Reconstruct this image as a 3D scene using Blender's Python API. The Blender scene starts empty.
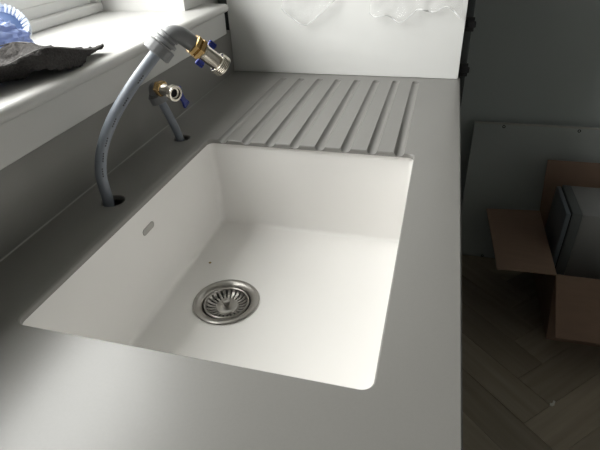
import bpy, bmesh, math, random
from mathutils import Vector, Matrix, noise
random.seed(7)
scene = bpy.context.scene
col = scene.collection
V = Vector

# ------------------------------------------------------------------ camera
EYE = 1.305                      # camera height above the floor (worktop top is 0.92)
cam_d = bpy.data.cameras.new('camera')
cam_d.sensor_width = 36.0
cam_d.lens = 490.74 * 36.0 / 600.0
cam_d.clip_start = 0.02
cam = bpy.data.objects.new('camera', cam_d)
col.objects.link(cam)
Rw = ((0.96455, 0.10998, -0.23988), (0.26108, -0.52995, 0.80684), (-0.03839, -0.84087, -0.53988))
cam.matrix_world = Matrix(((Rw[0][0], -Rw[0][1], -Rw[0][2], 0),
                           (Rw[1][0], -Rw[1][1], -Rw[1][2], 0),
                           (Rw[2][0], -Rw[2][1], -Rw[2][2], EYE),
                           (0, 0, 0, 1)))
scene.camera = cam

# ------------------------------------------------------------------ daylight
world = bpy.data.worlds.new('overcast_sky')
scene.world = world
world.use_nodes = True
bg = world.node_tree.nodes['Background']
bg.inputs['Color'].default_value = (1.0, 0.965, 0.955, 1)
bg.inputs['Strength'].default_value = 14.0

def portal(loc, rot, sx, sy):
    l = bpy.data.lights.new('window_daylight_portal', 'AREA')
    l.shape = 'RECTANGLE'; l.size = sx; l.size_y = sy
    l.cycles.is_portal = True
    o = bpy.data.objects.new('window_daylight_portal', l)
    col.objects.link(o); o.matrix_world = TURN @ (Matrix.Translation(loc) @ Matrix.Rotation(rot[1], 4, 'Y'))
SKEW = 0.026                     # the window wall runs 1.5 degrees off the worktop's front edge
PIV = Vector((-0.546, 0.405, 0))
TURN = Matrix.Translation(PIV) @ Matrix.Rotation(SKEW, 4, 'Z') @ Matrix.Translation(-PIV)
WY0, WY1, WZ0, WZ1 = 0.02, 1.16, 1.110, 2.15      # window opening
portal((-0.935, (WY0 + WY1) / 2, (WZ0 + WZ1) / 2), (0, math.radians(-90), 0), WZ1 - WZ0, WY1 - WY0)

scene.view_settings.view_transform = 'Standard'
scene.view_settings.look = 'None'
scene.view_settings.gamma = 1.0
scene.view_settings.use_curve_mapping = False
scene.view_settings.exposure = 0.0

# ------------------------------------------------------------------ materials
def mat(name, color, rough=0.5, metal=0.0, spec=0.5, noise_amt=0.0, noise_scale=20, bump=0.0, bump_scale=200, trans=0.0, ior=1.45, col2=None, stretch=None):
    m = bpy.data.materials.new(name); m.use_nodes = True
    nt = m.node_tree; b = nt.nodes['Principled BSDF']
    b.inputs['Base Color'].default_value = (*color, 1)
    b.inputs['Roughness'].default_value = rough
    b.inputs['Metallic'].default_value = metal
    b.inputs['Specular IOR Level'].default_value = spec
    b.inputs['Transmission Weight'].default_value = trans
    b.inputs['IOR'].default_value = ior
    tc = nt.nodes.new('ShaderNodeTexCoord')
    mp = nt.nodes.new('ShaderNodeMapping')
    nt.links.new(tc.outputs['Object'], mp.inputs['Vector'])
    if stretch: mp.inputs['Scale'].default_value = stretch
    if noise_amt > 0 or col2:
        n = nt.nodes.new('ShaderNodeTexNoise'); n.inputs['Scale'].default_value = noise_scale
        n.inputs['Detail'].default_value = 5
        nt.links.new(mp.outputs['Vector'], n.inputs['Vector'])
        mx = nt.nodes.new('ShaderNodeMix'); mx.data_type = 'RGBA'
        mx.inputs['A'].default_value = (*[c * (1 - noise_amt) for c in color], 1)
        c2 = col2 if col2 else tuple(min(1, c * (1 + noise_amt)) for c in color)
        mx.inputs['B'].default_value = (*c2, 1)
        nt.links.new(n.outputs['Fac'], mx.inputs['Factor'])
        nt.links.new(mx.outputs['Result'], b.inputs['Base Color'])
    if bump > 0:
        n2 = nt.nodes.new('ShaderNodeTexNoise'); n2.inputs['Scale'].default_value = bump_scale
        nt.links.new(mp.outputs['Vector'], n2.inputs['Vector'])
        bp = nt.nodes.new('ShaderNodeBump'); bp.inputs['Strength'].default_value = bump
        bp.inputs['Distance'].default_value = 0.002
        nt.links.new(n2.outputs['Fac'], bp.inputs['Height'])
        nt.links.new(bp.outputs['Normal'], b.inputs['Normal'])
    return m

M = {}
M['worktop'] = mat('grey_solid_surface', (0.215, 0.209, 0.198), 0.30, spec=0.62, noise_amt=0.04, noise_scale=350)
M['sealant'] = mat('white_sealant', (0.34, 0.34, 0.32), 0.5, noise_amt=0.05)
M['sink'] = mat('white_sink_resin', (0.86, 0.845, 0.825), 0.42, noise_amt=0.02, noise_scale=8)
M['steel'] = mat('brushed_steel', (0.36, 0.345, 0.325), 0.30, 1.0, noise_amt=0.12, noise_scale=60)
M['chrome'] = mat('nickel_plate', (0.60, 0.56, 0.49), 0.18, 1.0, noise_amt=0.08, noise_scale=90)
M['brass'] = mat('brass', (0.46, 0.31, 0.135), 0.25, 1.0, noise_amt=0.15, noise_scale=90)
M['dark'] = mat('dark_cavity', (0.012, 0.012, 0.012), 0.7, noise_amt=0.1)
M['slot'] = mat('overflow_shaded_white', (0.42, 0.41, 0.39), 0.5, noise_amt=0.05)  # white overflow body; the shade on it is mixed into this grey
M['pipe'] = mat('grey_plastic_pipe', (0.205, 0.228, 0.265), 0.36, noise_amt=0.05, noise_scale=60)
M['fitting'] = mat('grey_plastic_fitting', (0.185, 0.188, 0.195), 0.42, noise_amt=0.05, noise_scale=60)
M['print'] = mat('pipe_print', (0.05, 0.05, 0.06), 0.5, noise_amt=0.1)
M['blue'] = mat('blue_plastic', (0.008, 0.022, 0.22), 0.35, noise_amt=0.1)
M['paint'] = mat('white_gloss_paint', (0.57, 0.565, 0.55), 0.38, noise_amt=0.02, noise_scale=6)
M['wall'] = mat('grey_white_wall', (0.68, 0.675, 0.66), 0.85, noise_amt=0.03, noise_scale=4, bump=0.05, bump_scale=120)
M['wallback'] = mat('grey_green_wall', (0.45, 0.49, 0.49), 0.8, noise_amt=0.04, noise_scale=3, bump=0.05, bump_scale=120)
M['ceil'] = mat('ceiling_paint', (0.78, 0.775, 0.76), 0.9, noise_amt=0.02)
M['upvc'] = mat('white_upvc', (0.80, 0.80, 0.79), 0.3, noise_amt=0.01)
M['gasket'] = mat('grey_gasket', (0.10, 0.11, 0.10), 0.6, noise_amt=0.05)
M['panel'] = mat('white_panel', (0.80, 0.80, 0.785), 0.42, noise_amt=0.015, noise_scale=5)
M['carcass'] = mat('charcoal_carcass', (0.05, 0.057, 0.058), 0.6, noise_amt=0.05)
M['black'] = mat('black_plastic', (0.006, 0.006, 0.007), 0.5, noise_amt=0.1)
M['board'] = mat('grey_board', (0.42, 0.45, 0.445), 0.6, noise_amt=0.05, noise_scale=4)
M['boardedge'] = mat('board_edge', (0.42, 0.41, 0.38), 0.7, noise_amt=0.08, noise_scale=50)
M['card'] = mat('brown_cardboard', (0.25, 0.165, 0.12), 0.85, noise_amt=0.12, noise_scale=14, bump=0.12, bump_scale=60, stretch=(1, 6, 1))
M['cardedge'] = mat('cardboard_edge', (0.26, 0.18, 0.125), 0.9, noise_amt=0.2, noise_scale=200)
M['appl'] = mat('silver_appliance', (0.27, 0.27, 0.268), 0.45, 0.1, noise_amt=0.03)
M['applband'] = mat('grey_bezel', (0.12, 0.13, 0.132), 0.5, noise_amt=0.03)
M['applfront'] = mat('blue_grey_door', (0.16, 0.185, 0.21), 0.3, 0.1, noise_amt=0.03)
M['towel'] = mat('grey_terry', (0.030, 0.028, 0.027), 0.95, spec=0.1, noise_amt=0.5, noise_scale=330, bump=1.0, bump_scale=330, col2=(0.115, 0.108, 0.105))
M['hem'] = mat('towel_hem', (0.20, 0.195, 0.19), 0.9, noise_amt=0.2, noise_scale=300)
M['bristle'] = mat('white_bristles', (0.72, 0.76, 0.82), 0.5, noise_amt=0.05)
M['bluedark'] = mat('brush_blue', (0.10, 0.16, 0.33), 0.4, noise_amt=0.1)
M['bluepale'] = mat('brush_pale_blue', (0.36, 0.46, 0.72), 0.35, noise_amt=0.05)
M['grass'] = mat('outdoor_grass', (0.12, 0.125, 0.10), 0.95, noise_amt=0.3, noise_scale=3)
M['crumb'] = mat('crumb', (0.38, 0.27, 0.12), 0.8, noise_amt=0.2)
M['paper'] = mat('paper_scrap', (0.7, 0.69, 0.64), 0.8, noise_amt=0.05)

def film(name, color, transp, rough):
    m = bpy.data.materials.new(name); m.use_nodes = True
    nt = m.node_tree; b = nt.nodes['Principled BSDF']; out = nt.nodes['Material Output']
    b.inputs['Base Color'].default_value = (*color, 1)
    b.inputs['Roughness'].default_value = rough
    n = nt.nodes.new('ShaderNodeTexNoise'); n.inputs['Scale'].default_value = 45
    tc = nt.nodes.new('ShaderNodeTexCoord'); nt.links.new(tc.outputs['Object'], n.inputs['Vector'])
    bp = nt.nodes.new('ShaderNodeBump'); bp.inputs['Strength'].default_value = 0.7; bp.inputs['Distance'].default_value = 0.006
    nt.links.new(n.outputs['Fac'], bp.inputs['Height']); nt.links.new(bp.outputs['Normal'], b.inputs['Normal'])
    t = nt.nodes.new('ShaderNodeBsdfTransparent'); t.inputs['Color'].default_value = (*[0.6 + 0.4 * c for c in color], 1)
    mx = nt.nodes.new('ShaderNodeMixShader'); mx.inputs['Fac'].default_value = 1 - transp
    nt.links.new(t.outputs[0], mx.inputs[1]); nt.links.new(b.outputs[0], mx.inputs[2])
    nt.links.new(mx.outputs[0], out.inputs['Surface'])
    return m
M['film'] = film('clear_film', (0.92, 0.92, 0.92), 0.86, 0.08)
M['filmedge'] = film('clear_film_fold', (0.95, 0.95, 0.95), 0.45, 0.1)
M['bluefilm'] = film('blue_film', (0.52, 0.62, 0.92), 0.32, 0.15)

gm = bpy.data.materials.new('window_glass'); gm.use_nodes = True
nt = gm.node_tree; nt.nodes.remove(nt.nodes['Principled BSDF'])
tb = nt.nodes.new('ShaderNodeBsdfTransparent'); tb.inputs['Color'].default_value = (0.95, 0.97, 0.96, 1)
gl = nt.nodes.new('ShaderNodeBsdfGlossy'); gl.inputs['Roughness'].default_value = 0.02
lwt = nt.nodes.new('ShaderNodeLayerWeight'); lwt.inputs['Blend'].default_value = 0.5
pw = nt.nodes.new('ShaderNodeMath'); pw.operation = 'POWER'; pw.inputs[1].default_value = 5.0
nt.links.new(lwt.outputs['Facing'], pw.inputs[0])
fr = nt.nodes.new('ShaderNodeMath'); fr.operation = 'MULTIPLY_ADD'; fr.inputs[1].default_value = 0.6; fr.inputs[2].default_value = 0.03
nt.links.new(pw.outputs[0], fr.inputs[0])
mx = nt.nodes.new('ShaderNodeMixShader')
nt.links.new(fr.outputs[0], mx.inputs[0]); nt.links.new(tb.outputs[0], mx.inputs[1]); nt.links.new(gl.outputs[0], mx.inputs[2])
nt.links.new(mx.outputs[0], nt.nodes['Material Output'].inputs['Surface'])
M['glass'] = gm

def wood(name, c1, c2):
    m = bpy.data.materials.new(name); m.use_nodes = True
    nt = m.node_tree; b = nt.nodes['Principled BSDF']
    b.inputs['Roughness'].default_value = 0.55
    tc = nt.nodes.new('ShaderNodeTexCoord'); mp = nt.nodes.new('ShaderNodeMapping')
    mp.inputs['Scale'].default_value = (2.5, 38, 10)
    oi = nt.nodes.new('ShaderNodeObjectInfo')
    add = nt.nodes.new('ShaderNodeVectorMath'); add.operation = 'ADD'
    sc = nt.nodes.new('ShaderNodeVectorMath'); sc.operation = 'SCALE'; sc.inputs['Scale'].default_value = 7.0
    nt.links.new(oi.outputs['Location'], sc.inputs[0])
    nt.links.new(tc.outputs['Object'], add.inputs[0]); nt.links.new(sc.outputs[0], add.inputs[1])
    nt.links.new(add.outputs[0], mp.inputs['Vector'])
    n = nt.nodes.new('ShaderNodeTexNoise'); n.inputs['Scale'].default_value = 1.0; n.inputs['Detail'].default_value = 6
    nt.links.new(mp.outputs[0], n.inputs['Vector'])
    cr = nt.nodes.new('ShaderNodeValToRGB')
    cr.color_ramp.elements[0].position = 0.32; cr.color_ramp.elements[0].color = (*c1, 1)
    cr.color_ramp.elements[1].position = 0.68; cr.color_ramp.elements[1].color = (*c2, 1)
    nt.links.new(n.outputs['Fac'], cr.inputs[0])
    hs = nt.nodes.new('ShaderNodeHueSaturation')
    mr = nt.nodes.new('ShaderNodeMapRange'); mr.inputs['To Min'].default_value = 0.75; mr.inputs['To Max'].default_value = 1.2
    nt.links.new(oi.outputs['Random'], mr.inputs['Value']); nt.links.new(mr.outputs[0], hs.inputs['Value'])
    nt.links.new(cr.outputs[0], hs.inputs['Color']); nt.links.new(hs.outputs[0], b.inputs['Base Color'])
    return m
M['oak'] = wood('grey_brown_oak', (0.29, 0.245, 0.185), (0.37, 0.315, 0.245))

# ------------------------------------------------------------------ helpers
def link(name, me, m, parent=None, smooth=False):
    o = bpy.data.objects.new(name, me); col.objects.link(o)
    if m is not None and not me.materials: me.materials.append(M[m])
    if parent: o.parent = parent
    if smooth: smooth_me(me)
    return o
def smooth_me(me, ang=35):
    bm = bmesh.new(); bm.from_mesh(me)
    for f in bm.faces: f.smooth = True
    for e in bm.edges:
        if len(e.link_faces) == 2: e.smooth = e.calc_face_angle(0) < math.radians(ang)
    bm.to_mesh(me); bm.free()
def fin(name, bm, m, parent=None, smooth=False, ang=35):
    bmesh.ops.recalc_face_normals(bm, faces=bm.faces[:])
    me = bpy.data.meshes.new(name); bm.to_mesh(me); bm.free()
    if smooth: smooth_me(me, ang)
    return link(name, me, m, parent)
def empty(name, loc=(0, 0, 0), rz=0):
    o = bpy.data.objects.new(name, None); col.objects.link(o)
    o.location = loc; o.rotation_euler = (0, 0, rz); o.empty_display_size = 0.05
    return o
def tag(o, label=None, cat=None, group=None, kind=None):
    if label: o['label'] = label
    if cat: o['category'] = cat
    if group: o['group'] = group
    if kind: o['kind'] = kind
    return o
def abox(bm, x0, x1, y0, y1, z0, z1, bev=0.0, seg=2):
    g = bmesh.ops.create_cube(bm, size=1)
    for v in g['verts']:
        v.co = V((x0 + (v.co.x + .5) * (x1 - x0), y0 + (v.co.y + .5) * (y1 - y0), z0 + (v.co.z + .5) * (z1 - z0)))
    if bev > 0:
        es = set(e for v in g['verts'] for e in v.link_edges)
        bmesh.ops.bevel(bm, geom=list(es), offset=bev, segments=seg, affect='EDGES', profile=0.5)
def box(name, m, x0, x1, y0, y1, z0, z1, parent=None, bev=0.0, seg=2):
    bm = bmesh.new(); abox(bm, x0, x1, y0, y1, z0, z1, bev, seg)
    return fin(name, bm, m, parent, bev > 0)
def frame_axes(d):
    d = V(d).normalized()
    a = V((0, 0, 1)) if abs(d.z) < 0.9 else V((1, 0, 0))
    x = a.cross(d).normalized(); y = d.cross(x)
    return d, x, y
def lathe(name, m, origin, d, prof, segs=32, parent=None, smooth=True, ang=35, bm=None, cap=True, phase=0):
    own = bm is None
    if own: bm = bmesh.new()
    d, ax, ay = frame_axes(d); origin = V(origin)
    rings = []
    for t, r in prof:
        rings.append([bm.verts.new(origin + d * t + (ax * math.cos(a) + ay * math.sin(a)) * r)
                      for a in [phase + 2 * math.pi * k / segs for k in range(segs)]])
    for r0, r1 in zip(rings[:-1], rings[1:]):
        for k in range(segs):
            bm.faces.new((r0[k], r0[(k + 1) % segs], r1[(k + 1) % segs], r1[k]))
    if cap:
        bm.faces.new(rings[0]); bm.faces.new(rings[-1])
    if own: return fin(name, bm, m, parent, smooth, ang)
def smooth_path(pts, n=12):
    P = [V(p) for p in pts]; out = []
    for i in range(len(P) - 1):
        p0 = P[max(i - 1, 0)]; p1 = P[i]; p2 = P[i + 1]; p3 = P[min(i + 2, len(P) - 1)]
        for k in range(n):
            t = k / n
            out.append(0.5 * ((2 * p1) + (p2 - p0) * t + (2 * p0 - 5 * p1 + 4 * p2 - p3) * t * t + (3 * p1 - p0 - 3 * p2 + p3) * t ** 3))
    out.append(P[-1]); return out
def tube(name, m, path, r, segs=20, parent=None, cap=True):
    bm = bmesh.new(); rings = []
    up = None
    for i, p in enumerate(path):
        d = (path[min(i + 1, len(path) - 1)] - path[max(i - 1, 0)]).normalized()
        if up is None:
            _, ax, ay = frame_axes(d)
        else:
            ax = (up - d * up.dot(d)).normalized(); ay = d.cross(ax)
        up = ax
        rr = r(i / (len(path) - 1)) if callable(r) else r
        rings.append([bm.verts.new(p + (ax * math.cos(a) + ay * math.sin(a)) * rr) for a in [2 * math.pi * k / segs for k in range(segs)]])
    for r0, r1 in zip(rings[:-1], rings[1:]):
        for k in range(segs):
            bm.faces.new((r0[k], r0[(k + 1) % segs], r1[(k + 1) % segs], r1[k]))
    if cap: bm.faces.new(rings[0]); bm.faces.new(rings[-1])
    return fin(name, bm, m, parent, True)
def rrect(x0, x1, y0, y1, r, n=6, ns=0):
    pts = []
    for cx, cy, a0 in ((x1 - r, y1 - r, 0), (x0 + r, y1 - r, 90), (x0 + r, y0 + r, 180), (x1 - r, y0 + r, 270)):
        for k in range(n + 1):
            a = math.radians(a0 + 90 * k / n)
            pts.append((cx + r * math.cos(a), cy + r * math.sin(a)))
    if ns:
        out = []
        for i, p in enumerate(pts):
            q = pts[(i + 1) % len(pts)]; out.append(p)
            if i % (n + 1) == n: out += [(p[0] + (q[0] - p[0]) * k / ns, p[1] + (q[1] - p[1]) * k / ns) for k in range(1, ns)]
        pts = out
    return pts
def loft(bm, loops, cap0=True, cap1=True):
    R = [[bm.verts.new(p) for p in L] for L in loops]
    n = len(R[0])
    for a, b in zip(R[:-1], R[1:]):
        for k in range(n): bm.faces.new((a[k], a[(k + 1) % n], b[(k + 1) % n], b[k]))
    if cap0: bm.faces.new(R[0][::-1])
    if cap1: bm.faces.new(R[-1])
    return R
def prism_y(name, m, prof0, y0, prof1, y1, parent=None, smooth=False):
    """profile points (x, z) at y0 and y1"""
    bm = bmesh.new()
    loft(bm, [[(x, y0, z) for x, z in prof0], [(x, y1, z) for x, z in prof1]])
    return fin(name, bm, m, parent, smooth)
def bake_booleans(o, cutters):
    for c in cutters:
        md = o.modifiers.new('cut', 'BOOLEAN'); md.operation = 'DIFFERENCE'; md.solver = 'EXACT'; md.object = c
    dg = bpy.context.evaluated_depsgraph_get(); dg.update()
    me = bpy.data.meshes.new_from_object(o.evaluated_get(dg))
    o.modifiers.clear(); old = o.data; o.data = me
    bpy.data.meshes.remove(old)
    for c in cutters:
        cm = c.data; bpy.data.objects.remove(c); bpy.data.meshes.remove(cm)

# ================================================================== SETTING
XW = -0.59           # inner face of the window wall
XR, YB, YF, ZC = 2.0, 1.96, -1.7, 2.42
WT = 0.918           # underside reference, worktop top is 0.92

# --- floor with herringbone planks
floor = box('floor', 'oak', -0.60, XR, YF, YB, -0.06, -0.004)
tag(floor, kind='structure')
def plank_mesh(L, W):
    bm = bmesh.new(); g = 0.0004
    abox(bm, -L / 2 + g, L / 2 - g, -W / 2 + g, W / 2 - g, -0.006, 0.0)
    top = [e for e in bm.edges if all(v.co.z > -0.001 for v in e.verts)]
    bmesh.ops.bevel(bm, geom=top, offset=0.0008, segments=1, affect='EDGES')
    me = bpy.data.meshes.new('plank'); bmesh.ops.recalc_face_normals(bm, faces=bm.faces[:]); bm.to_mesh(me); bm.free()
    me.materials.append(M['oak']); return me
PL, PW = 0.60, 0.12
pm = plank_mesh(PL, PW)
s = math.sqrt(0.5); cnt = 0
ox, oy = 0.44, 1.12
for i in range(-40, 41):
    for j in range(-12, 13):
        # herringbone lattice: step (W, W) along the column and (L, -L) between columns
        a = i * PW + j * PL; b = i * PW - j * PL
        for kind in (0, 1):
            if kind == 0: u, v, rot = a + PL / 2, b + PW / 2, 45
            else: u, v, rot = a + PW / 2 , b + PW + PL / 2, 135
            x = ox + (u - v) * s; y = oy + (u + v) * s
            if 0.00 < x < 2.2 and -1.4 < y < YB - 0.02 and cnt < 300:
                hx = (PL + PW) / 2 * s
                if x + hx > XR or x - hx < -0.58 or y + hx > YB + .25 or y - hx < YF: continue
                o = link('plank', pm, None, floor); cnt += 1
                o.location = (x, y, -0.0005 * ((i * 7 + j * 3 + kind) % 3)); o.rotation_euler = (0, 0, math.radians(rot))

# --- walls
def wall_piece(name, m, *b): return tag(box(name, m, *b), kind='structure')
bm = bmesh.new()
abox(bm, -0.92, XW, YF - .05, YB - .01, 0, WZ0 - 0.03)
abox(bm, -0.92, XW, YF - .05, YB - .01, WZ1, ZC)
abox(bm, -0.92, XW, YF - .05, WY0, WZ0 - 0.03, WZ1)
abox(bm, -0.92, XW, WY1, YB - .01, WZ0 - 0.03, WZ1)
wl = tag(fin('wall_left', bm, 'wall'), kind='structure'); wl.matrix_world = TURN
wall_piece('wall_back', 'wallback', -0.66, XR + .12, YB, YB + .15, -0.06, ZC)
wall_piece('wall_right', 'wall', XR, XR + .12, YF - .12, YB, -0.06, ZC)
bm = bmesh.new()
abox(bm, -0.92, XR, YF - .17, YF - .05, -0.06, ZC)
tag(fin('wall_front', bm, 'wall'), kind='structure')
wall_piece('ceiling', 'ceil', -0.92, XR + .12, YF - .12, YB + .15, ZC, ZC + .1)
wall_piece('ground_outside', 'grass', -14, 14, -16, 12, -0.6, -0.5)
box('baseboard_right', 'paint', XR - .016, XR, YF, YB, 0, 0.12)['kind'] = 'structure'

def local(o, root): o.location = -root.location; o.parent = root; return o
# --- window in the left wall
w1 = tag(empty('window_1', (-0.84, (WY0 + WY1) / 2, WZ0)), kind='structure')
def frame_ring(name, m, x0, x1, y0, y1, z0, z1, w, bev=0.003):
    bm = bmesh.new()
    abox(bm, x0, x1, y0, y1, z0, z0 + w, bev, 1); abox(bm, x0, x1, y0, y1, z1 - w, z1, bev, 1)
    abox(bm, x0, x1, y0, y0 + w, z0 + w, z1 - w, bev, 1); abox(bm, x0, x1, y1 - w, y1, z0 + w, z1 - w, bev, 1)
    return local(fin(name, bm, m, None, True), w1)
frame_ring('window_frame', 'upvc', -0.880, -0.810, WY0, WY1, WZ0, WZ1, 0.022)
frame_ring('window_frame', 'upvc', -0.880, -0.828, WY0 + .02, WY1 - .02, WZ0 + .02, WZ1 - .02, 0.026)
for y0, y1 in ((WY0 + .045, WY1 - .045),):
    frame_ring('sash', 'upvc', -0.882, -0.818, y0, y1, WZ0 + .045, WZ1 - .045, 0.036)
    frame_ring('glazing_bead', 'upvc', -0.872, -0.836, y0 + .035, y1 - .035, WZ0 + .080, WZ1 - .080, 0.016)
    frame_ring('gasket', 'gasket', -0.868, -0.844, y0 + .048, y1 - .048, WZ0 + .093, WZ1 - .093, 0.008, 0.001)
    local(box('pane', 'glass', -0.858, -0.854, y0 + .05, y1 - .05, WZ0 + .095, WZ1 - .095), w1)

# window sill: bullnosed board and the fascia under it 
def sz(y): return 0.0
def nose(y):
    z1 = 1.110; pts = []
    for k in range(9):
        a = math.radians(90 - 180 * k / 8)
        pts.append((-0.530 + 0.010 * math.cos(a), z1 - 0.010 + 0.010 * math.sin(a)))
    return [(-0.59, z1)] + pts + [(-0.59, z1 - 0.020)]
SY0, SY1 = -0.60, 1.268
sill = prism_y('window_sill', 'paint', nose(SY0), SY0, nose(SY1), SY1, None, True); local(sill, w1)
inner = box('window_sill_board', 'paint', -0.815, -0.590, WY0, WY1, WZ0 - 0.03, WZ0); local(inner, w1)
def fas(y):
    z1 = 1.0895; z0 = 1.0355
    return [(-0.59, z1), (-0.534, z1), (-0.533, z1 - .002), (-0.533, z0 + .002), (-0.535, z0), (-0.59, z0)]
local(prism_y('sill_fascia', 'paint', fas(SY0), SY0, fas(SY1), SY1), w1)
w1.matrix_world = TURN @ Matrix.Translation(w1.location)

# ================================================================== WORKTOP
XU, XF = -0.546, 0.054
CX0, CX1, CY0, CY1 = -0.438, -0.028, 0.309, 0.851
HOLES = ((-0.488, 0.5835, 0.0185), (-0.4957, 0.8455, 0.0165))
WY = (-0.75, 1.351)
wt = tag(empty('worktop', (-0.25, 0.3, 0.92)), 'pale grey solid surface worktop with drainer grooves and sink cutout', 'worktop')
def lw(o): o.location = -wt.location; o.parent = wt; return o
bm = bmesh.new()
abox(bm, -0.588, XF, WY[0], WY[1], 0.9115, 0.92)
es = [e for e in bm.edges if all(abs(v.co.x - XF) < 1e-5 for v in e.verts) and all(v.co.z > .919 for v in e.verts)]
bmesh.ops.bevel(bm, geom=es, offset=0.002, segments=3, affect='EDGES')
for v in bm.verts:
    if v.co.x < -0.5: v.co.x -= math.tan(SKEW) * (v.co.y - PIV.y)
slab = fin('slab', bm, 'worktop')
cut = []
bm = bmesh.new()
def rl(d, z, r): return [(x, y, z) for x, y in rrect(CX0 - d, CX1 + d, CY0 - d, CY1 + d, r, 8)]
loft(bm, [rl(0, 0.88, .013), rl(0, 0.9183, .013), rl(.0005, .9192, .0135), rl(.0018, .9201, .0148), rl(.0018, .95, .0148)])
cut.append(fin('c', bm, None))
for x, y, r in HOLES:
    cut.append(lathe('c', None, (x, y, .88), (0, 0, 1), [(0, r), (.0385, r), (.0403, r + .0015), (.06, r + .0015)], 32))
for k in range(8):
    gx = -0.056 - k * 0.0503
    ya, yb = 0.835, 1.304 - .002 * k
    R = 0.0105
    def gz(y): return 0.92 + 0.0052 - 0.0022 * (yb - y) / (yb - ya)      # falls towards the sink
    bm = bmesh.new(); loops = []
    def ring(y, s_):
        return [(gx + R * s_ * math.sin(a), y, gz(y) + .03 * (1 if False else 0) + R * s_ * -math.cos(a)) for a in [2 * math.pi * q / 28 for q in range(28)]]
    for y in (ya, 0.95, 1.07, 1.19, yb - R): loops.append(ring(y, 1))
    for q in range(1, 7):
        a = math.radians(90 * q / 6.3)
        loops.append(ring(yb - R + R * math.sin(a), math.cos(a)))
    loft(bm, loops)
    cut.append(fin('c', bm, None))
bake_booleans(slab, cut)
slab.data.materials.clear(); slab.data.materials.append(M['worktop'])
smooth_me(slab.data, 28); lw(slab)
lw(box('front_edge', 'worktop', XF - .020, XF, WY[0], WY[1], 0.880, 0.9114))

up = tag(empty('upstand', (-0.567, 0.3, 0.92)), 'grey upstand strip along the wall between worktop and window sill', 'upstand')
def lu(o): o.location = -up.location; o.parent = up; return o
def ups(y): return [(-0.588, .9205), (XU, .9205), (XU, 1.032), (XU - .002, 1.034), (-0.588, 1.034)]
lu(prism_y('upstand_strip', 'worktop', ups(WY[0]), WY[0], ups(1.327), 1.327))
bm = bmesh.new()
loft(bm, [[(XU, y, .9203), (XU + .0014, y, .9203), (XU + .0009, y, .9210), (XU, y, .9217)] for y in (WY[0], 1.327)])
lu(fin('sealant_bead', bm, 'sealant'))
up.matrix_world = TURN @ Matrix.Translation(up.location)

# ================================================================== SINK
sink = tag(empty('sink', (-0.2325, 0.5775, 0.72)), 'white undermount kitchen sink bowl set below the worktop', 'sink')
def ls(o): o.location = -sink.location; o.parent = sink; return o
BX0, BX1, BY0, BY1 = -0.4405, -0.0245, 0.3045, 0.8555
DX, DY, DZ = -0.3235, 0.603, 0.720
ZT, ZB = 0.9112, 0.720
loops = []
def bl(d, z, r): return [V((x, y, z)) for x, y in rrect(BX0 + d, BX1 - d, BY0 + d, BY1 - d, max(r, .002), 8, 12)]
flange = [V((x, y, ZT)) for x, y in rrect(BX0 - .02, BX1 + .02, BY0 - .02, BY1 + .02, .02, 8, 12)]
loops = [flange, bl(0, ZT, .014), bl(.001, .85, .014), bl(.002, .76, .014)]
F = .010
for k in range(1, 7):
    a = math.radians(90 * k / 6)
    loops.append(bl(.003 + F * (1 - math.cos(a)), ZB + F + .001 - F * math.sin(a), .014))
n = len(loops[-1])
for t in (.25, .47):
    loops.append([p.lerp(V((DX, DY, ZB - .001)), 0) for p in loops[-1]] if False else [V((DX, DY, ZB)) + (p - V((DX, DY, ZB))) * (1 - t) for p in loops[9]])
loops.append([V((DX + .050 * (p.x - DX) / math.hypot(p.x - DX, p.y - DY), DY + .050 * (p.y - DY) / math.hypot(p.x - DX, p.y - DY), ZB - .0015)) for p in loops[9]])
loops.append([V((p.x, p.y, ZB - .02)) for p in loops[-1]])
bm = bmesh.new(); loft(bm, loops, False, False)
basin = fin('basin', bm, 'sink')
# keep the bowl's normals facing up and inwards
bm = bmesh.new(); bm.from_mesh(basin.data)
if sum(f.normal.z * f.calc_area() for f in bm.faces) < 0: bmesh.ops.reverse_faces(bm, faces=bm.faces[:])
bm.to_mesh(basin.data); bm.free()
md = basin.modifiers.new('thick', 'SOLIDIFY'); md.thickness = 0.008; md.offset = -1
smooth_me(basin.data, 40); ls(basin)
# overflow: rounded slot let into the wall on the window side
def slot_loop(x, hl, hr, cy=0.5915, cz=0.868):
    pts = []
    for k in range(16):
        a = 2 * math.pi * k / 16
        yy = math.cos(a) * hr + (hl - hr) * (1 if math.cos(a) > 0 else -1); zz = math.sin(a) * hr
        pts.append((x, cy + yy, cz + zz))
    return pts
bm = bmesh.new()
loft(bm, [slot_loop(-.4425, .0175, .0062), slot_loop(-.4390, .0175, .0062), slot_loop(-.4387, .0168, .0055), slot_loop(-.4392, .0150, .0040)])
ov = ls(fin('overflow', bm, 'slot'))
tag(ov, 'narrow rounded white overflow slot with its shading painted in as grey')

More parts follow.
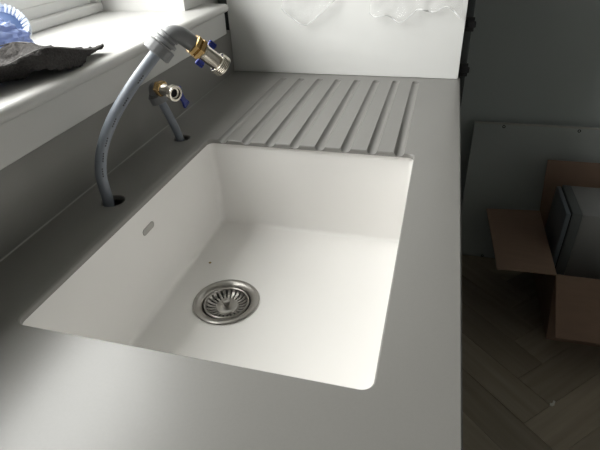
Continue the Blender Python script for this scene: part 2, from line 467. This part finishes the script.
st = tag(empty('sink_strainer', (DX, DY, ZB)), 'round steel basket strainer in the sink drain', 'strainer')
def lst(o): o.location = -st.location; o.parent = st; return o
lst(lathe('flange', 'steel', (DX, DY, ZB), (0, 0, 1), [(0, .0590), (.0012, .0596), (.0024, .0585), (.0030, .0560), (.0024, .0510), (.0002, .0460), (-.0040, .0428), (-.0100, .0418), (-.019, .0415)], 64, cap=False))
lst(lathe('basket_rim', 'steel', (DX, DY, ZB), (0, 0, 1), [(-.0045, .0415), (-.0018, .0405), (-.0012, .0392), (-.0018, .0378), (-.0035, .0368), (-.006, .0368)], 64, cap=False))
bm = bmesh.new(); NB = 24
for k in range(NB):
    a0 = 2 * math.pi * k / NB; hw = 2 * math.pi / NB * .29
    ring = []
    pr = [(.0373, -.0035), (.034, -.0075), (.0285, -.0105), (.0185, -.0122)]
    tops = [[bm.verts.new((DX + r * math.cos(a0 + sgn * hw * (1 if r > .03 else 1.05)), DY + r * math.sin(a0 + sgn * hw), ZB + z)) for sgn in (-1, 1)] for r, z in pr]
    bots = [[bm.verts.new((v.co.x, v.co.y, v.co.z - .0012)) for v in t] for t in tops]
    for i in range(3):
        bm.faces.new((tops[i][0], tops[i][1], tops[i + 1][1], tops[i + 1][0]))
        bm.faces.new((bots[i][0], bots[i + 1][0], bots[i + 1][1], bots[i][1]))
        for q in (0, 1): bm.faces.new((tops[i][q], tops[i + 1][q], bots[i + 1][q], bots[i][q]))
lst(fin('slotted_basket', bm, 'steel', None, False))
lst(lathe('basket_centre', 'steel', (DX, DY, ZB), (0, 0, 1), [(-.0145, .0212), (-.0122, .0212), (-.0100, .0195), (-.0088, .012), (-.0085, .0)], 40, cap=False))
lst(lathe('knob', 'steel', (DX, DY, ZB), (0, 0, 1), [(-.0095, .0050), (-.004, .0048), (-.0025, .0060), (-.0005, .0074), (.0018, .0074), (.003, .0062), (.0032, .0035), (.0020, .0020)], 28))
lst(lathe('drain_cup', 'dark', (DX, DY, ZB), (0, 0, 1), [(-.019, .0414), (-.030, .040), (-.042, .034), (-.046, .02)], 40))

# ================================================================== PIPES
def zz(p): return V((p[0], p[1], p[2] + EYE))
def wheel(bm_name, m, o, d, r, L, nk, parent, depth=.0003):
    """knurled nut"""
    bm = bmesh.new(); dd, ax, ay = frame_axes(d); o = V(o); segs = nk * 4; rings = []
    for t, k in ((0, .88), (.0015, 1), (L - .0015, 1), (L, .86)):
        ring = []
        for q in range(segs):
            a = 2 * math.pi * q / segs
            rr = r * k - (depth if (q % 4) in (0, 1) and k == 1 else 0)
            ring.append(bm.verts.new(o + dd * t + (ax * math.cos(a) + ay * math.sin(a)) * rr))
        rings.append(ring)
    for r0, r1 in zip(rings[:-1], rings[1:]):
        for q in range(segs): bm.faces.new((r0[q], r0[(q + 1) % segs], r1[(q + 1) % segs], r1[q]))
    bm.faces.new(rings[0]); bm.faces.new(rings[-1])
    return fin(bm_name, bm, m, parent, True, 25)
def butterfly(name, c, along, out, parent, L=.048, W=.013):
    """blue T lever: hub plus two flared wings; along = wing axis, out = away from the valve body"""
    along = V(along).normalized(); out = V(out); out = (out - along * out.dot(along)).normalized(); side = along.cross(out)
    bm = bmesh.new(); c = V(c)
    pts = [(-L / 2, W * .55), (-L / 2 + .004, W * .62), (-L * .18, W * .36), (0, W * .42), (L * .18, W * .36), (L / 2 - .004, W * .62), (L / 2, W * .55)]
    prev = []
    for t0, t1 in ((0, .0045),):
        lo = [[bm.verts.new(c + along * a + side * (sg * w) + out * (t0 + .10 * abs(a))) for sg in (-1, 1)] for a, w in pts]
        hi = [[bm.verts.new(c + along * a + side * (sg * w) + out * (t1 + .10 * abs(a))) for sg in (-1, 1)] for a, w in pts]
        for i in range(len(pts) - 1):
            bm.faces.new((hi[i][0], hi[i][1], hi[i + 1][1], hi[i + 1][0])); bm.faces.new((lo[i][0], lo[i + 1][0], lo[i + 1][1], lo[i][1]))
            for q in (0, 1): bm.faces.new((lo[i][q], hi[i][q], hi[i + 1][q], lo[i + 1][q]))
        for i in (0, -1): bm.faces.new((lo[i][0], lo[i][1], hi[i][1], hi[i][0]))
    bmesh.ops.bevel(bm, geom=bm.edges[:], offset=.0008, segments=1, affect='EDGES')
    lv = fin(name, bm, 'blue', parent, True)
    lathe('lever_hub', 'blue', c - out * .002, out, [(0, .0055), (.0065, .0055), (.0075, .0045)], 16, lv)
    return lv
def valve(root, o, d, lever_along, lever_out, sc=1.0, LV=.044, shift=0.0, cpos=.0165, lift=0.0, face=0.0, LW=.0115):
    """brass hex union, nickel body with blue lever, threaded nickel outlet"""
    d = V(d).normalized(); o = V(o)
    k = sc
    lathe('brass_nut', 'brass', o, d, [(0, .0145 * k), (.0012, .0170 * k), (.0062 * k, .0170 * k), (.0078 * k, .0150 * k), (.0085 * k, .0148 * k), (.0100 * k, .0176 * k), (.0150 * k, .0176 * k), (.0162 * k, .0150 * k), (.0190 * k, .0130 * k)], 6, root, True, 20)
    p = o + d * .017 * k
    lathe('valve_body', 'chrome', p, d, [(0, .0118 * k), (.002, .0128 * k), (.004, .0128 * k), (.005, .0120 * k), (.029 * k, .0120 * k), (.031 * k, .0128 * k)], 32, root)
    q = p + d * .0295 * k
    # threaded outlet, open at the end
    prof = [(0, .0120 * k), (.0006, .0160 * k)]
    for i in range(4):
        t = .0012 + i * .0028 * k
        prof += [(t, .0160 * k), (t + .0008, .0170 * k), (t + .0018 * k, .0170 * k), (t + .0026 * k, .0160 * k)]
    L = .0128 * k
    prof += [(L, .0168 * k), (L + .0012, .0164 * k), (L + .0012, .0122 * k), (L - .003, .0112 * k), (L - .004, .0085 * k), (L - .010, .0078 * k)]
    lathe('threaded_outlet', 'chrome', q, d, prof, 36, root, True, 30, cap=False)
    lathe('outlet_bore', 'dark', q + d * (L - .009), d, [(0, .0088 * k), (.001, .0088 * k), (.0015, .0)], 20, root, cap=False)
    lo = V(lever_out); lo = (lo - d * lo.dot(d)).normalized()
    c = p + d * cpos * k
    lathe('lever_stem', 'brass', c, lo, [(0, .005), (.018 * k + lift, .005)], 14, root)
    butterfly('lever', c + lo * (.0165 * k + lift) + V(lever_along).normalized() * shift, lever_along, lo + d * face, root, LV, LW)

# near pipe
P = [zz(p) for p in ((-0.494, 0.580, -0.53), (-0.495, 0.579, -0.44), (-0.494, 0.58, -0.384), (-0.493, 0.58, -0.337), (-0.485, 0.588, -0.297), (-0.4675, 0.6035, -0.257), (-0.441, 0.6255, -0.216), (-0.4105, 0.6525, -0.177), (-0.399, 0.663, -0.1635))]
r1 = tag(empty('water_pipe', (HOLES[0][0], HOLES[0][1], .92)), 'tall curved grey plastic water pipe with elbow and brass valve, nearest the towel', 'pipe', 'pipes with valves rising through the worktop')
def lr(root, n0):
    for c in root.children:
        if not c.get('_p'): c.location = -root.location; c['_p'] = 1
path = smooth_path(P, 10)
tube('pipe', 'pipe', path, .0088, 24, r1)
t1 = (P[-1] - P[-3]).normalized()
c0 = P[-1] - t1 * .010
wheel('collar_nut', 'fitting', c0, t1, .0212, .0175, 16, r1)
lathe('collar_ring', 'fitting', c0 + t1 * .018, t1, [(0, .0138), (.0025, .0138), (.0030, .0182), (.0075, .0182), (.0085, .0165), (.0088, .0136), (.0115, .0136), (.0120, .0158), (.0150, .0158), (.0160, .0140)], 32, r1)
e0 = c0 + t1 * .030
vd = (zz((-0.322, 0.731, -0.215)) - zz((-0.362, 0.695, -0.164))).normalized()
hexp = zz((-0.3625, 0.695, -0.1615))
ctrl = e0 + t1 * .012
bend = [e0.lerp(ctrl, t).lerp(ctrl.lerp(hexp, t), t) for t in [i / 14 for i in range(15)]] + [hexp + vd * .004]
ctrl2 = hexp - vd * .016
bend = []
for i in range(17):
    t = i / 16
    bend.append(e0 * (1 - t) ** 3 + (e0 + t1 * .016) * 3 * t * (1 - t) ** 2 + (hexp - vd * .016) * 3 * t * t * (1 - t) + hexp * t ** 3)
tube('elbow', 'fitting', bend + [hexp + vd * .004], .0122, 28, r1)
nrm_away = V((-.66, .75, 0))
valve(r1, hexp + vd * .001, vd, vd.cross(nrm_away), nrm_away)
# faint printed dashes along the pipe
dn = V((.66, -.75, 0)).normalized()
for i0 in (30, 36, 42, 49, 56, 63):
    p = path[i0]; tdir = (path[i0 + 1] - path[i0 - 1]).normalized(); nn = (dn - tdir * dn.dot(tdir)).normalized(); sd = tdir.cross(nn)
    bm = bmesh.new()
    for w in range(4):
        q0 = p + tdir * (w * .0040); qs = []
        for h in (0, .0004):
            for a, b_ in ((0, -.0009), (.0026, -.0009), (.0026, .0009), (0, .0009)):
                qs.append(bm.verts.new(q0 + tdir * a + sd * (b_ + .002) + nn * (.0085 + h)))
        bm.faces.new(qs[4:]); bm.faces.new(qs[:4][::-1])
        for k in range(4): bm.faces.new((qs[k], qs[(k + 1) % 4], qs[4 + (k + 1) % 4], qs[4 + k]))
    fin('print_mark', bm, 'print', r1)
lr(r1, 0)

# far pipe
P2 = [zz(p) for p in ((-0.496, 0.846, -0.53), (-0.497, 0.845, -0.44), (-0.499, 0.842, -0.385), (-0.508, 0.835, -0.338), (-0.518, 0.826, -0.297))]
r2 = tag(empty('water_pipe', (HOLES[1][0], HOLES[1][1], .92)), 'short grey plastic water pipe with open valve outlet, beside the drainer grooves', 'pipe', 'pipes with valves rising through the worktop')
tube('pipe', 'pipe', smooth_path(P2, 8), .0080, 20, r2)
t2 = (P2[-1] - P2[-2]).normalized()
c2 = P2[-1] - t2 * .006
wheel('collar_nut', 'fitting', c2, t2, .0180, .017, 22, r2)
lathe('collar_ring', 'fitting', c2 + t2 * .015, t2, [(0, .0138), (.001, .0148), (.005, .0148), (.006, .0135)], 28, r2)
e2 = c2 + t2 * .018
d2 = V((.90, -.43, -.05)).normalized()
h2 = e2 + V((0, 0, .0135)) + d2 * .012
bend = []
for i in range(13):
    t = i / 12
    bend.append(e2 * (1 - t) ** 3 + (e2 + t2 * .011) * 3 * t * (1 - t) ** 2 + (h2 - d2 * .011) * 3 * t * t * (1 - t) + h2 * t ** 3)
tube('elbow', 'fitting', bend + [h2 + d2 * .003], .0118, 24, r2)
valve(r2, h2, d2, V((.22, .25, -.95)), V((.40, .85, -.35)), sc=.86, LV=.038, shift=.011, cpos=.022, lift=.005, face=1.6, LW=.017)
lr(r2, 0)

# ================================================================== SILL THINGS
# towel: two folded layers of dark terry
def towel_layer(name, fn, nu, nv, parent, thick):
    bm = bmesh.new(); g = []
    for i in range(nu + 1):
        row = []
        for j in range(nv + 1):
            u, v = i / nu, j / nv
            p = V(fn(u, v))
            p += V((0, 0, 1)) * (.0016 * noise.noise(p * 260) + .0045 * noise.noise(p * 45) + .0025 * noise.noise(p * 95)) * min(1, 6 * (1 - u) + .1)
            row.append(bm.verts.new(p))
        g.append(row)
    for i in range(nu):
        for j in range(nv): bm.faces.new((g[i][j], g[i + 1][j], g[i + 1][j + 1], g[i][j + 1]))
    bmesh.ops.recalc_face_normals(bm, faces=bm.faces[:])
    if sum(f.normal.z for f in bm.faces) < 0: bmesh.ops.reverse_faces(bm, faces=bm.faces[:])
    me = bpy.data.meshes.new(name); bm.to_mesh(me); bm.free()
    for p in me.polygons: p.use_smooth = True
    o = link(name, me, 'towel', parent)
    md = o.modifiers.new('thick', 'SOLIDIFY'); md.thickness = thick; md.offset = -1
    return o, g
def lerp_tab(tab, u):
    for (u0, *a), (u1, *b) in zip(tab[:-1], tab[1:]):
        if u <= u1:
            t = (u - u0) / (u1 - u0); t = t * t * (3 - 2 * t)
            return [p + (q - p) * t for p, q in zip(a, b)]
    return tab[-1][1:]
tw = tag(empty('towel', (-0.60, 0.58, WZ0)), 'crumpled dark grey terry towel lying on the window sill', 'towel')
# rows along the towel, each from the front edge over the crest and the hollow to the back and down behind
ROWS = [[(-.607, .340, 1.112), (-.597, .345, 1.140), (-.650, .355, 1.134), (-.676, .360, 1.141), (-.690, .365, 1.118)],
        [(-.600, .450, 1.112), (-.585, .450, 1.140), (-.645, .470, 1.132), (-.676, .500, 1.140), (-.690, .508, 1.118)],
        [(-.597, .553, 1.112), (-.567, .541, 1.140), (-.640, .590, 1.130), (-.674, .645, 1.140), (-.688, .655, 1.118)],
        [(-.580, .578, 1.114), (-.563, .573, 1.144), (-.620, .620, 1.130), (-.656, .678, 1.140), (-.668, .690, 1.118)],
        [(-.548, .590, 1.126), (-.549, .596, 1.150), (-.580, .635, 1.138), (-.600, .668, 1.136), (-.650, .705, 1.114)],
        [(-.543, .629, 1.114), (-.546, .625, 1.146), (-.563, .647, 1.138), (-.595, .690, 1.128), (-.625, .720, 1.113)],
        [(-.545, .669, 1.114), (-.546, .662, 1.136), (-.560, .682, 1.130), (-.580, .710, 1.122), (-.600, .740, 1.113)],
        [(-.560, .722, 1.114), (-.554, .715, 1.123), (-.561, .724, 1.122), (-.570, .738, 1.118), (-.580, .752, 1.113)],
        [(-.5605, .752, 1.120), (-.5595, .752, 1.1225), (-.561, .7535, 1.123), (-.5625, .755, 1.1215), (-.5635, .756, 1.119)]]
def cr(p, t):
    n_ = len(p) - 1; x = min(max(t, 0), .99999) * n_; i = int(x); f = x - i
    g = lambda k: V(p[min(max(k, 0), n_)])
    a, b, c, d = g(i - 1), g(i), g(i + 1), g(i + 2)
    return 0.5 * ((2 * b) + (c - a) * f + (2 * a - 5 * b + 4 * c - d) * f * f + (3 * b - a - 3 * c + d) * f ** 3)
def low(u, v):
    p = cr([cr(r, v) for r in ROWS], u)
    p.z = max(p.z, WZ0 + .0048) + .002
    return p
a, _ = towel_layer('towel_cloth', low, 150, 90, tw, .0035)
hem = tube('hem', 'hem', [V(low(.22 + .78 * k / 60, .26)) + V((0, 0, .0008)) for k in range(61)], .0013, 8, tw)
hem2 = tube('hem', 'hem', [V(low(.22 + .40 * k / 30, .75)) + V((0, 0, .0006)) for k in range(31)], .0010, 8, tw)
lr(tw, 0)

# dish brush leaning behind the bag
br = tag(empty('dish_brush', (-0.705, 0.70, WZ0)), 'round dish brush with white bristles behind the blue plastic bag', 'brush')
bc = V((-0.748, 0.733, WZ0 + .039)); bd = V((.47, -.50, .73)).normalized()
lathe('brush_back', 'bluepale', bc - bd * .012, bd, [(0, .030), (.003, .044), (.009, .050), (.011, .050), (.012, .046)], 40, br)
lathe('rim', 'bristle', bc, bd, [(-.002, .0490), (.0015, .0512), (.005, .0500), (.0035, .0482), (-.001, .0480)], 56, br, cap=False)
lathe('core', 'bluedark', bc, bd, [(-.002, .0478), (.001, .034), (.004, .020), (.005, .001)], 40, br, cap=False)
dd, ax, ay = frame_axes(bd)
bm = bmesh.new()
for ringr, cntb, ln in ((.037, 34, .010), (.040, 40, .0085)):
    for k in range(cntb):
        a = 2 * math.pi * (k + random.uniform(-.2, .2)) / cntb; rad = ax * math.cos(a) + ay * math.sin(a); tn = ax * -math.sin(a) + ay * math.cos(a)
        p0 = bc + dd * .003 + rad * ringr; p1 = bc + dd * .009 + rad * (ringr + ln)
        for (q0, w0), (q1, w1_) in (((p0, .0011), (p1, .0019)),):
            vs = [bm.verts.new(q + tn * (sx * w) + dd * (sy * w)) for q, w in ((q0, w0), (q1, w1_)) for sx, sy in ((-1, -1), (1, -1), (1, 1), (-1, 1))]
            for i in range(4): bm.faces.new((vs[i], vs[(i + 1) % 4], vs[4 + (i + 1) % 4], vs[4 + i]))
            bm.faces.new(vs[4:]); bm.faces.new(vs[:4][::-1])
tag(fin('bristles', bm, 'bristle', br), kind='stuff')
tube('handle', 'bluepale', smooth_path([bc - bd * .006 + V((-.004, -.02, .02)), bc + V((-.012, -.05, .062)), bc + V((-.02, -.09, .085)), bc + V((-.03, -.15, .10))], 8), lambda t: .016 - .006 * t, 16, br)
lr(br, 0)

# crumpled blue plastic bag
bm = bmesh.new(); bmesh.ops.create_icosphere(bm, subdivisions=5, radius=1)
bax = V((.72, -.69, 0)); bay = V((.69, .72, 0))
for v in bm.verts:
    nrm = v.co.normalized()
    k = 1 + .22 * noise.noise(nrm * 2.1 + V((3, 1, 0))) + .34 * abs(noise.noise(nrm * 3.6)) + .16 * abs(noise.noise(nrm * 9)) - .12
    p = (bax * (nrm.x * .017) + bay * (nrm.y * .048) + V((0, 0, 1)) * (nrm.z * .032)) * k
    v.co = V((-0.704, 0.676, WZ0 + .032)) + p
    v.co.z = max(v.co.z, WZ0 + .001)
bag = fin('plastic_bag', bm, 'bluefilm', None, True, 180)
tag(bag, 'crumpled translucent blue plastic bag on the sill behind the towel', 'bag')

# ================================================================== FAR END
ep = tag(box('end_panel', 'panel', -0.574, 0.0475, 1.333, 1.351, 0.9205, 2.1, None, .0008, 1), 'upright white end panel standing on the worktop behind the drainer', 'panel')

tc_ = tag(empty('tall_cabinet', (-0.26, 1.64, 0)), 'dark tall cabinet carcass behind the white end panel', 'cabinet')
def lt(o): o.location = -tc_.location; o.parent = tc_; return o
lt(box('carcass', 'carcass', -0.608, 0.066, 1.3525, 1.90, 0.001, 2.12, None, .001, 1))
for z in (1.305 - .254, 1.305 - .365, 1.305 + .1, 1.305 + .35):
    bm = bmesh.new(); abox(bm, 0.0485, 0.070, 1.3495, 1.3523, z - .017, z + .017, .001, 1); abox(bm, 0.052, 0.074, 1.3480, 1.3523, z - .008, z + .008, .002, 1)
    lt(fin('panel_clip', bm, 'black', None, True))

# clear plastic film hanging on the panel
def film_piece(label, xa, xb, bot, seed, top=1.36):
    bm = bmesh.new(); nu, nv = 46, 40; g = []
    for i in range(nu + 1):
        u = i / nu; row = []; zb = bot(u)
        for j in range(nv + 1):
            v = j / nv
            p = V((xa + (xb - xa) * u, 0, zb + (top + .05 * noise.noise(V((u * 3, seed, 0))) + .02 * noise.noise(V((u * 11, seed, 4))) - zb) * v))
            w = abs(noise.noise(V((p.x * 26, p.z * 20, seed)))) * .016 + abs(noise.noise(V((p.x * 70, p.z * 60, seed + 5)))) * .007
            edge = max(0, 1 - v * 9)
            w += .010 * edge
            row.append(bm.verts.new(V((p.x, 1.3305 - .001 - w, p.z))))
        g.append(row)
    for i in range(nu):
        for j in range(nv): bm.faces.new((g[i][j], g[i + 1][j], g[i + 1][j + 1], g[i][j + 1]))
    rim = [g[i][0].co.copy() for i in range(nu + 1)]
    o = fin('plastic_film', bm, 'film', None, True, 180)
    pts = [g2.copy() for g2 in rim]
    e = tube('folded_edge', 'filmedge', smooth_path(pts[::2], 3), lambda t: .0008 + .0009 * abs(math.sin(t * 9 + seed)), 8, o)
    tag(o, label, 'film', 'plastic film on the end panel')
    return o
film_piece('small pointed scrap of clear plastic film on the white panel, left of the wider scrap', -.415, -.272, lambda u: 1.305 - .254 + (.040 * ((.47 - u) / .47) ** 1.5 if u < .47 else .062 * ((u - .47) / .53) ** 1.1), 1.0)
film_piece('wide crumpled scrap of clear plastic film on the white panel by its dark edge', -.185, .036, lambda u: 1.305 - .232 - .014 * math.sin(u * 7) - .008 * math.sin(u * 19 + 1) + .03 * abs(u - .5), 9.0)

# board leaning against the back wall
lb = tag(empty('leaning_board', (0.62, 1.86, 0)), 'large grey board with screw holes leaning on the back wall behind the box', 'board')
def lbp(o): o.location = -lb.location; o.parent = lb; return o
bt, bb = (1.905, 0.592), (1.862, 0.0)     # (y, z) of the front face at top and bottom
def bpt(x, t, off): return (x, bb[0] + (bt[0] - bb[0]) * t + off, bb[1] + (bt[1] - bb[1]) * t + .001)
bm = bmesh.new(); loft(bm, [[bpt(.153, 0, 0), bpt(1.25, 0, 0), bpt(1.25, 1, 0), bpt(.153, 1, 0)], [bpt(.153, 0, .016), bpt(1.25, 0, .016), bpt(1.25, 1, .016), bpt(.153, 1, .016)]])
lbp(fin('board', bm, 'board'))
bm = bmesh.new(); loft(bm, [[bpt(.152, .9965, -.0004), bpt(1.251, .9965, -.0004), bpt(1.251, 1.001, -.0004), bpt(.152, 1.001, -.0004)], [bpt(.152, .9965, .0164), bpt(1.251, .9965, .0164), bpt(1.251, 1.001, .0164), bpt(.152, 1.001, .0164)]])
lbp(fin('top_edge_band', bm, 'boardedge'))
for hx, ht in ((.259, .983), (.519, .983), (.80, .983), (.268, .012), (.80, .012)):
    p = V(bpt(hx, ht, 0)); nd = V((0, -1, .073)).normalized()
    lbp(lathe('screw_hole', 'black', p - nd * .004, nd, [(0, .0060), (.0046, .0060), (.0046, .0030), (.001, .0026)], 12))

# cardboard box
cb = tag(empty('cardboard_box', (0.66, 1.58, 0)), 'open brown cardboard box with flaps spread, standing on the floor', 'box')
def lc(o): o.location = -cb.location; o.parent = cb; return o
KX0, KX1, KY0, KY1, KH, KT = 0.424, 0.92, 1.378, 1.775, 0.305, 0.004
lc(box('bottom', 'card', 0.466, KX1, KY0 + .03, KY1, 0.001, 0.005))
KB = 0.465                                   # the left side leans in towards the bottom
bm = bmesh.new()
loft(bm, [[(KB, y, .005), (KB + KT, y, .005), (KX0 + KT, y, KH), (KX0, y, KH)] for y in (KY0 + .03, KY1)])
for v in bm.verts:
    if v.co.z > .2 and v.co.y < KY0 + .05: v.co.y = KY0
lc(fin('side', bm, 'card'))
lc(box('side', 'card', KX1 - KT, KX1, KY0, KY1, 0.005, KH))
bm = bmesh.new()
loft(bm, [[(KB + KT, y + .03, .005), (KX1 - KT, y + .03, .005), (KX1 - KT, y, KH), (KX0 + KT, y, KH)] for y in (KY0, KY0 + KT)])
lc(fin('side', bm, 'card'))
bm = bmesh.new()
loft(bm, [[(KB + KT, y, .005), (KX1 - KT, y, .005), (KX1 - KT, y, KH), (KX0 + KT, y, KH)] for y in (KY1 - KT, KY1)])
lc(fin('side', bm, 'card'))
def flap(a, b, c, d, wob=0.0):
    """quad a-b hinge, c-d free edge, thickened"""
    a, b, c, d = map(V, (a, b, c, d)); nrm = (b - a).cross(d - a).normalized()
    bm = bmesh.new(); g = []
    N = 8
    top, bot = [], []
    for i in range(N + 1):
        r0, r1_ = [], []
        for j in range(5):
            u, v = i / N, j / 4
            p = (a.lerp(b, u)).lerp(d.lerp(c, u), v) + nrm * (wob * math.sin(v * 2.2) * (.6 + .4 * math.sin(u * 3 + 1)))
            r0.append(bm.verts.new(p + nrm * .002)); r1_.append(bm.verts.new(p - nrm * .002))
        top.append(r0); bot.append(r1_)
    for i in range(N):
        for j in range(4):
            bm.faces.new((top[i][j], top[i + 1][j], top[i + 1][j + 1], top[i][j + 1])); bm.faces.new((bot[i][j], bot[i][j + 1], bot[i + 1][j + 1], bot[i + 1][j]))
    for i in range(N):
        for j in (0, 4): bm.faces.new((top[i][j], bot[i][j], bot[i + 1][j], top[i + 1][j]))
    for j in range(4):
        for i in (0, N): bm.faces.new((top[i][j], top[i][j + 1], bot[i][j + 1], bot[i][j]))
    return lc(fin('flap', bm, 'card', None, True, 30))
flap((KX0, KY0 - .002, KH), (KX0, KY1, KH), (.232, 1.748, KH + .002), (.249, 1.366, KH + .001), .004)
flap((KX1, KY0, KH), (KX1, KY1, KH), (1.08, 1.76, KH - .06), (1.08, 1.39, KH - .06), .004)
flap((KX0 + .002, KY0, KH), (KX1 - .002, KY0, KH), (KX1 - .012, 1.258, .156), (KX0 + .016, 1.255, .155), .004)
flap((KX0 + .002, KY1, KH), (KX1 - .002, KY1, KH), (KX1 - .012, 1.785, .514), (KX0 - .012, 1.785, .512), -.004)

# silver appliance inside the box
ap = tag(empty('appliance', (0.62, 1.61, 0.006)), 'silver boxed appliance with dark bezel standing inside the cardboard box', 'appliance')
def la(o): o.location = -ap.location; o.parent = ap; return o
AX0, AX1, AY0, AY1, AZ0, AZ1 = 0.455, 0.80, 1.510, 1.712, 0.205, 0.455
la(box('casing', 'appl', AX0 + .036, AX1, AY0, AY1, AZ0, AZ1, None, .003, 2))
la(box('bezel', 'applband', AX0 + .006, AX0 + .0355, AY0 - .0005, AY1 + .0005, AZ0, AZ1 + .0005, None, .003, 2))
la(box('door', 'applfront', AX0 - .012, AX0 + .003, AY0 + .003, AY1 - .003, AZ0 + .003, AZ1 - .003, None, .004, 2))
la(box('door_gap', 'black', AX0 + .002, AX0 + .008, AY0 + .006, AY1 - .006, AZ0 + .006, AZ1 - .006))
la(box('base', 'applband', AX0 + .06, AX1, AY0 + .02, AY1 - .02, .0055, AZ0 - .0005, None, .003, 1))

# ================================================================== BASE CABINETS (under the worktop)
def base_unit(y0, y1, label):
    r = tag(empty('base_cabinet', (-0.26, (y0 + y1) / 2, 0)), label, 'cabinet', 'base cabinets under the worktop')
    def l(o): o.location = -r.location; o.parent = r; return o
    z0, z1 = .15, .879
    l(box('side_panel', 'panel', -.545, .010, y0, y0 + .018, z0, z1)); l(box('side_panel', 'panel', -.545, .010, y1 - .018, y1, z0, z1))
    l(box('base_panel', 'panel', -.545, .010, y0 + .018, y1 - .018, z0, z0 + .018))
    l(box('back_panel', 'panel', -.545, -.537, y0 + .018, y1 - .018, z0 + .018, z1))
    l(box('plinth', 'carcass', -.06, -.042, y0, y1, .002, z0))
    n = 2 if y1 - y0 > .65 else 1
    for k in range(n):
        a = y0 + (y1 - y0) * k / n + .0015; b = y0 + (y1 - y0) * (k + 1) / n - .0015
        d = l(box('door', 'board', .0115, .030, a, b, z0 + .002, z1 - .03, None, .001, 1))
        h = box('handle', 'steel', .031, .045, (a + b) / 2 - .07, (a + b) / 2 + .07, z1 - .06, z1 - .05, None, .003, 1); h.parent = d
    return r
base_unit(.18, .98, 'double-door base cabinet directly beneath the sink')
base_unit(.982, 1.35, 'narrow base cabinet beneath the drainer grooves')
base_unit(-.745, .178, 'double-door base cabinet beneath the bare near end of the worktop')

# ================================================================== DEBRIS
bm = bmesh.new(); bmesh.ops.create_icosphere(bm, subdivisions=2, radius=.0024)
for v in bm.verts: v.co = V((v.co.x * 1.2, v.co.y * .9, max(v.co.z, -.001) * .6)) * (1 + .3 * noise.noise(v.co * 900)) + V((-0.399, 0.702, ZB + .0012))
tag(fin('crumb', bm, 'crumb', None, True), 'tiny brown crumb on the sink floor above the strainer', 'crumb')
bm = bmesh.new()
pts = [(-.010, -.004), (-.002, -.007), (.006, -.004), (.009, .004), (.013, .013), (.006, .015), (.001, .006), (-.007, .004)]
loft(bm, [[(0.445 + x * .8, 1.122 + y, .0008 + .002 * (i % 3)) for i, (x, y) in enumerate(pts)], [(0.445 + x * .8, 1.122 + y, .0018 + .002 * (i % 3)) for i, (x, y) in enumerate(pts)]])
tag(fin('paper_scrap', bm, 'paper'), 'small white paper scrap lying on the wooden floor', 'scrap')

# drop helper flags
for o in bpy.data.objects:
    if '_p' in o.keys(): del o['_p']
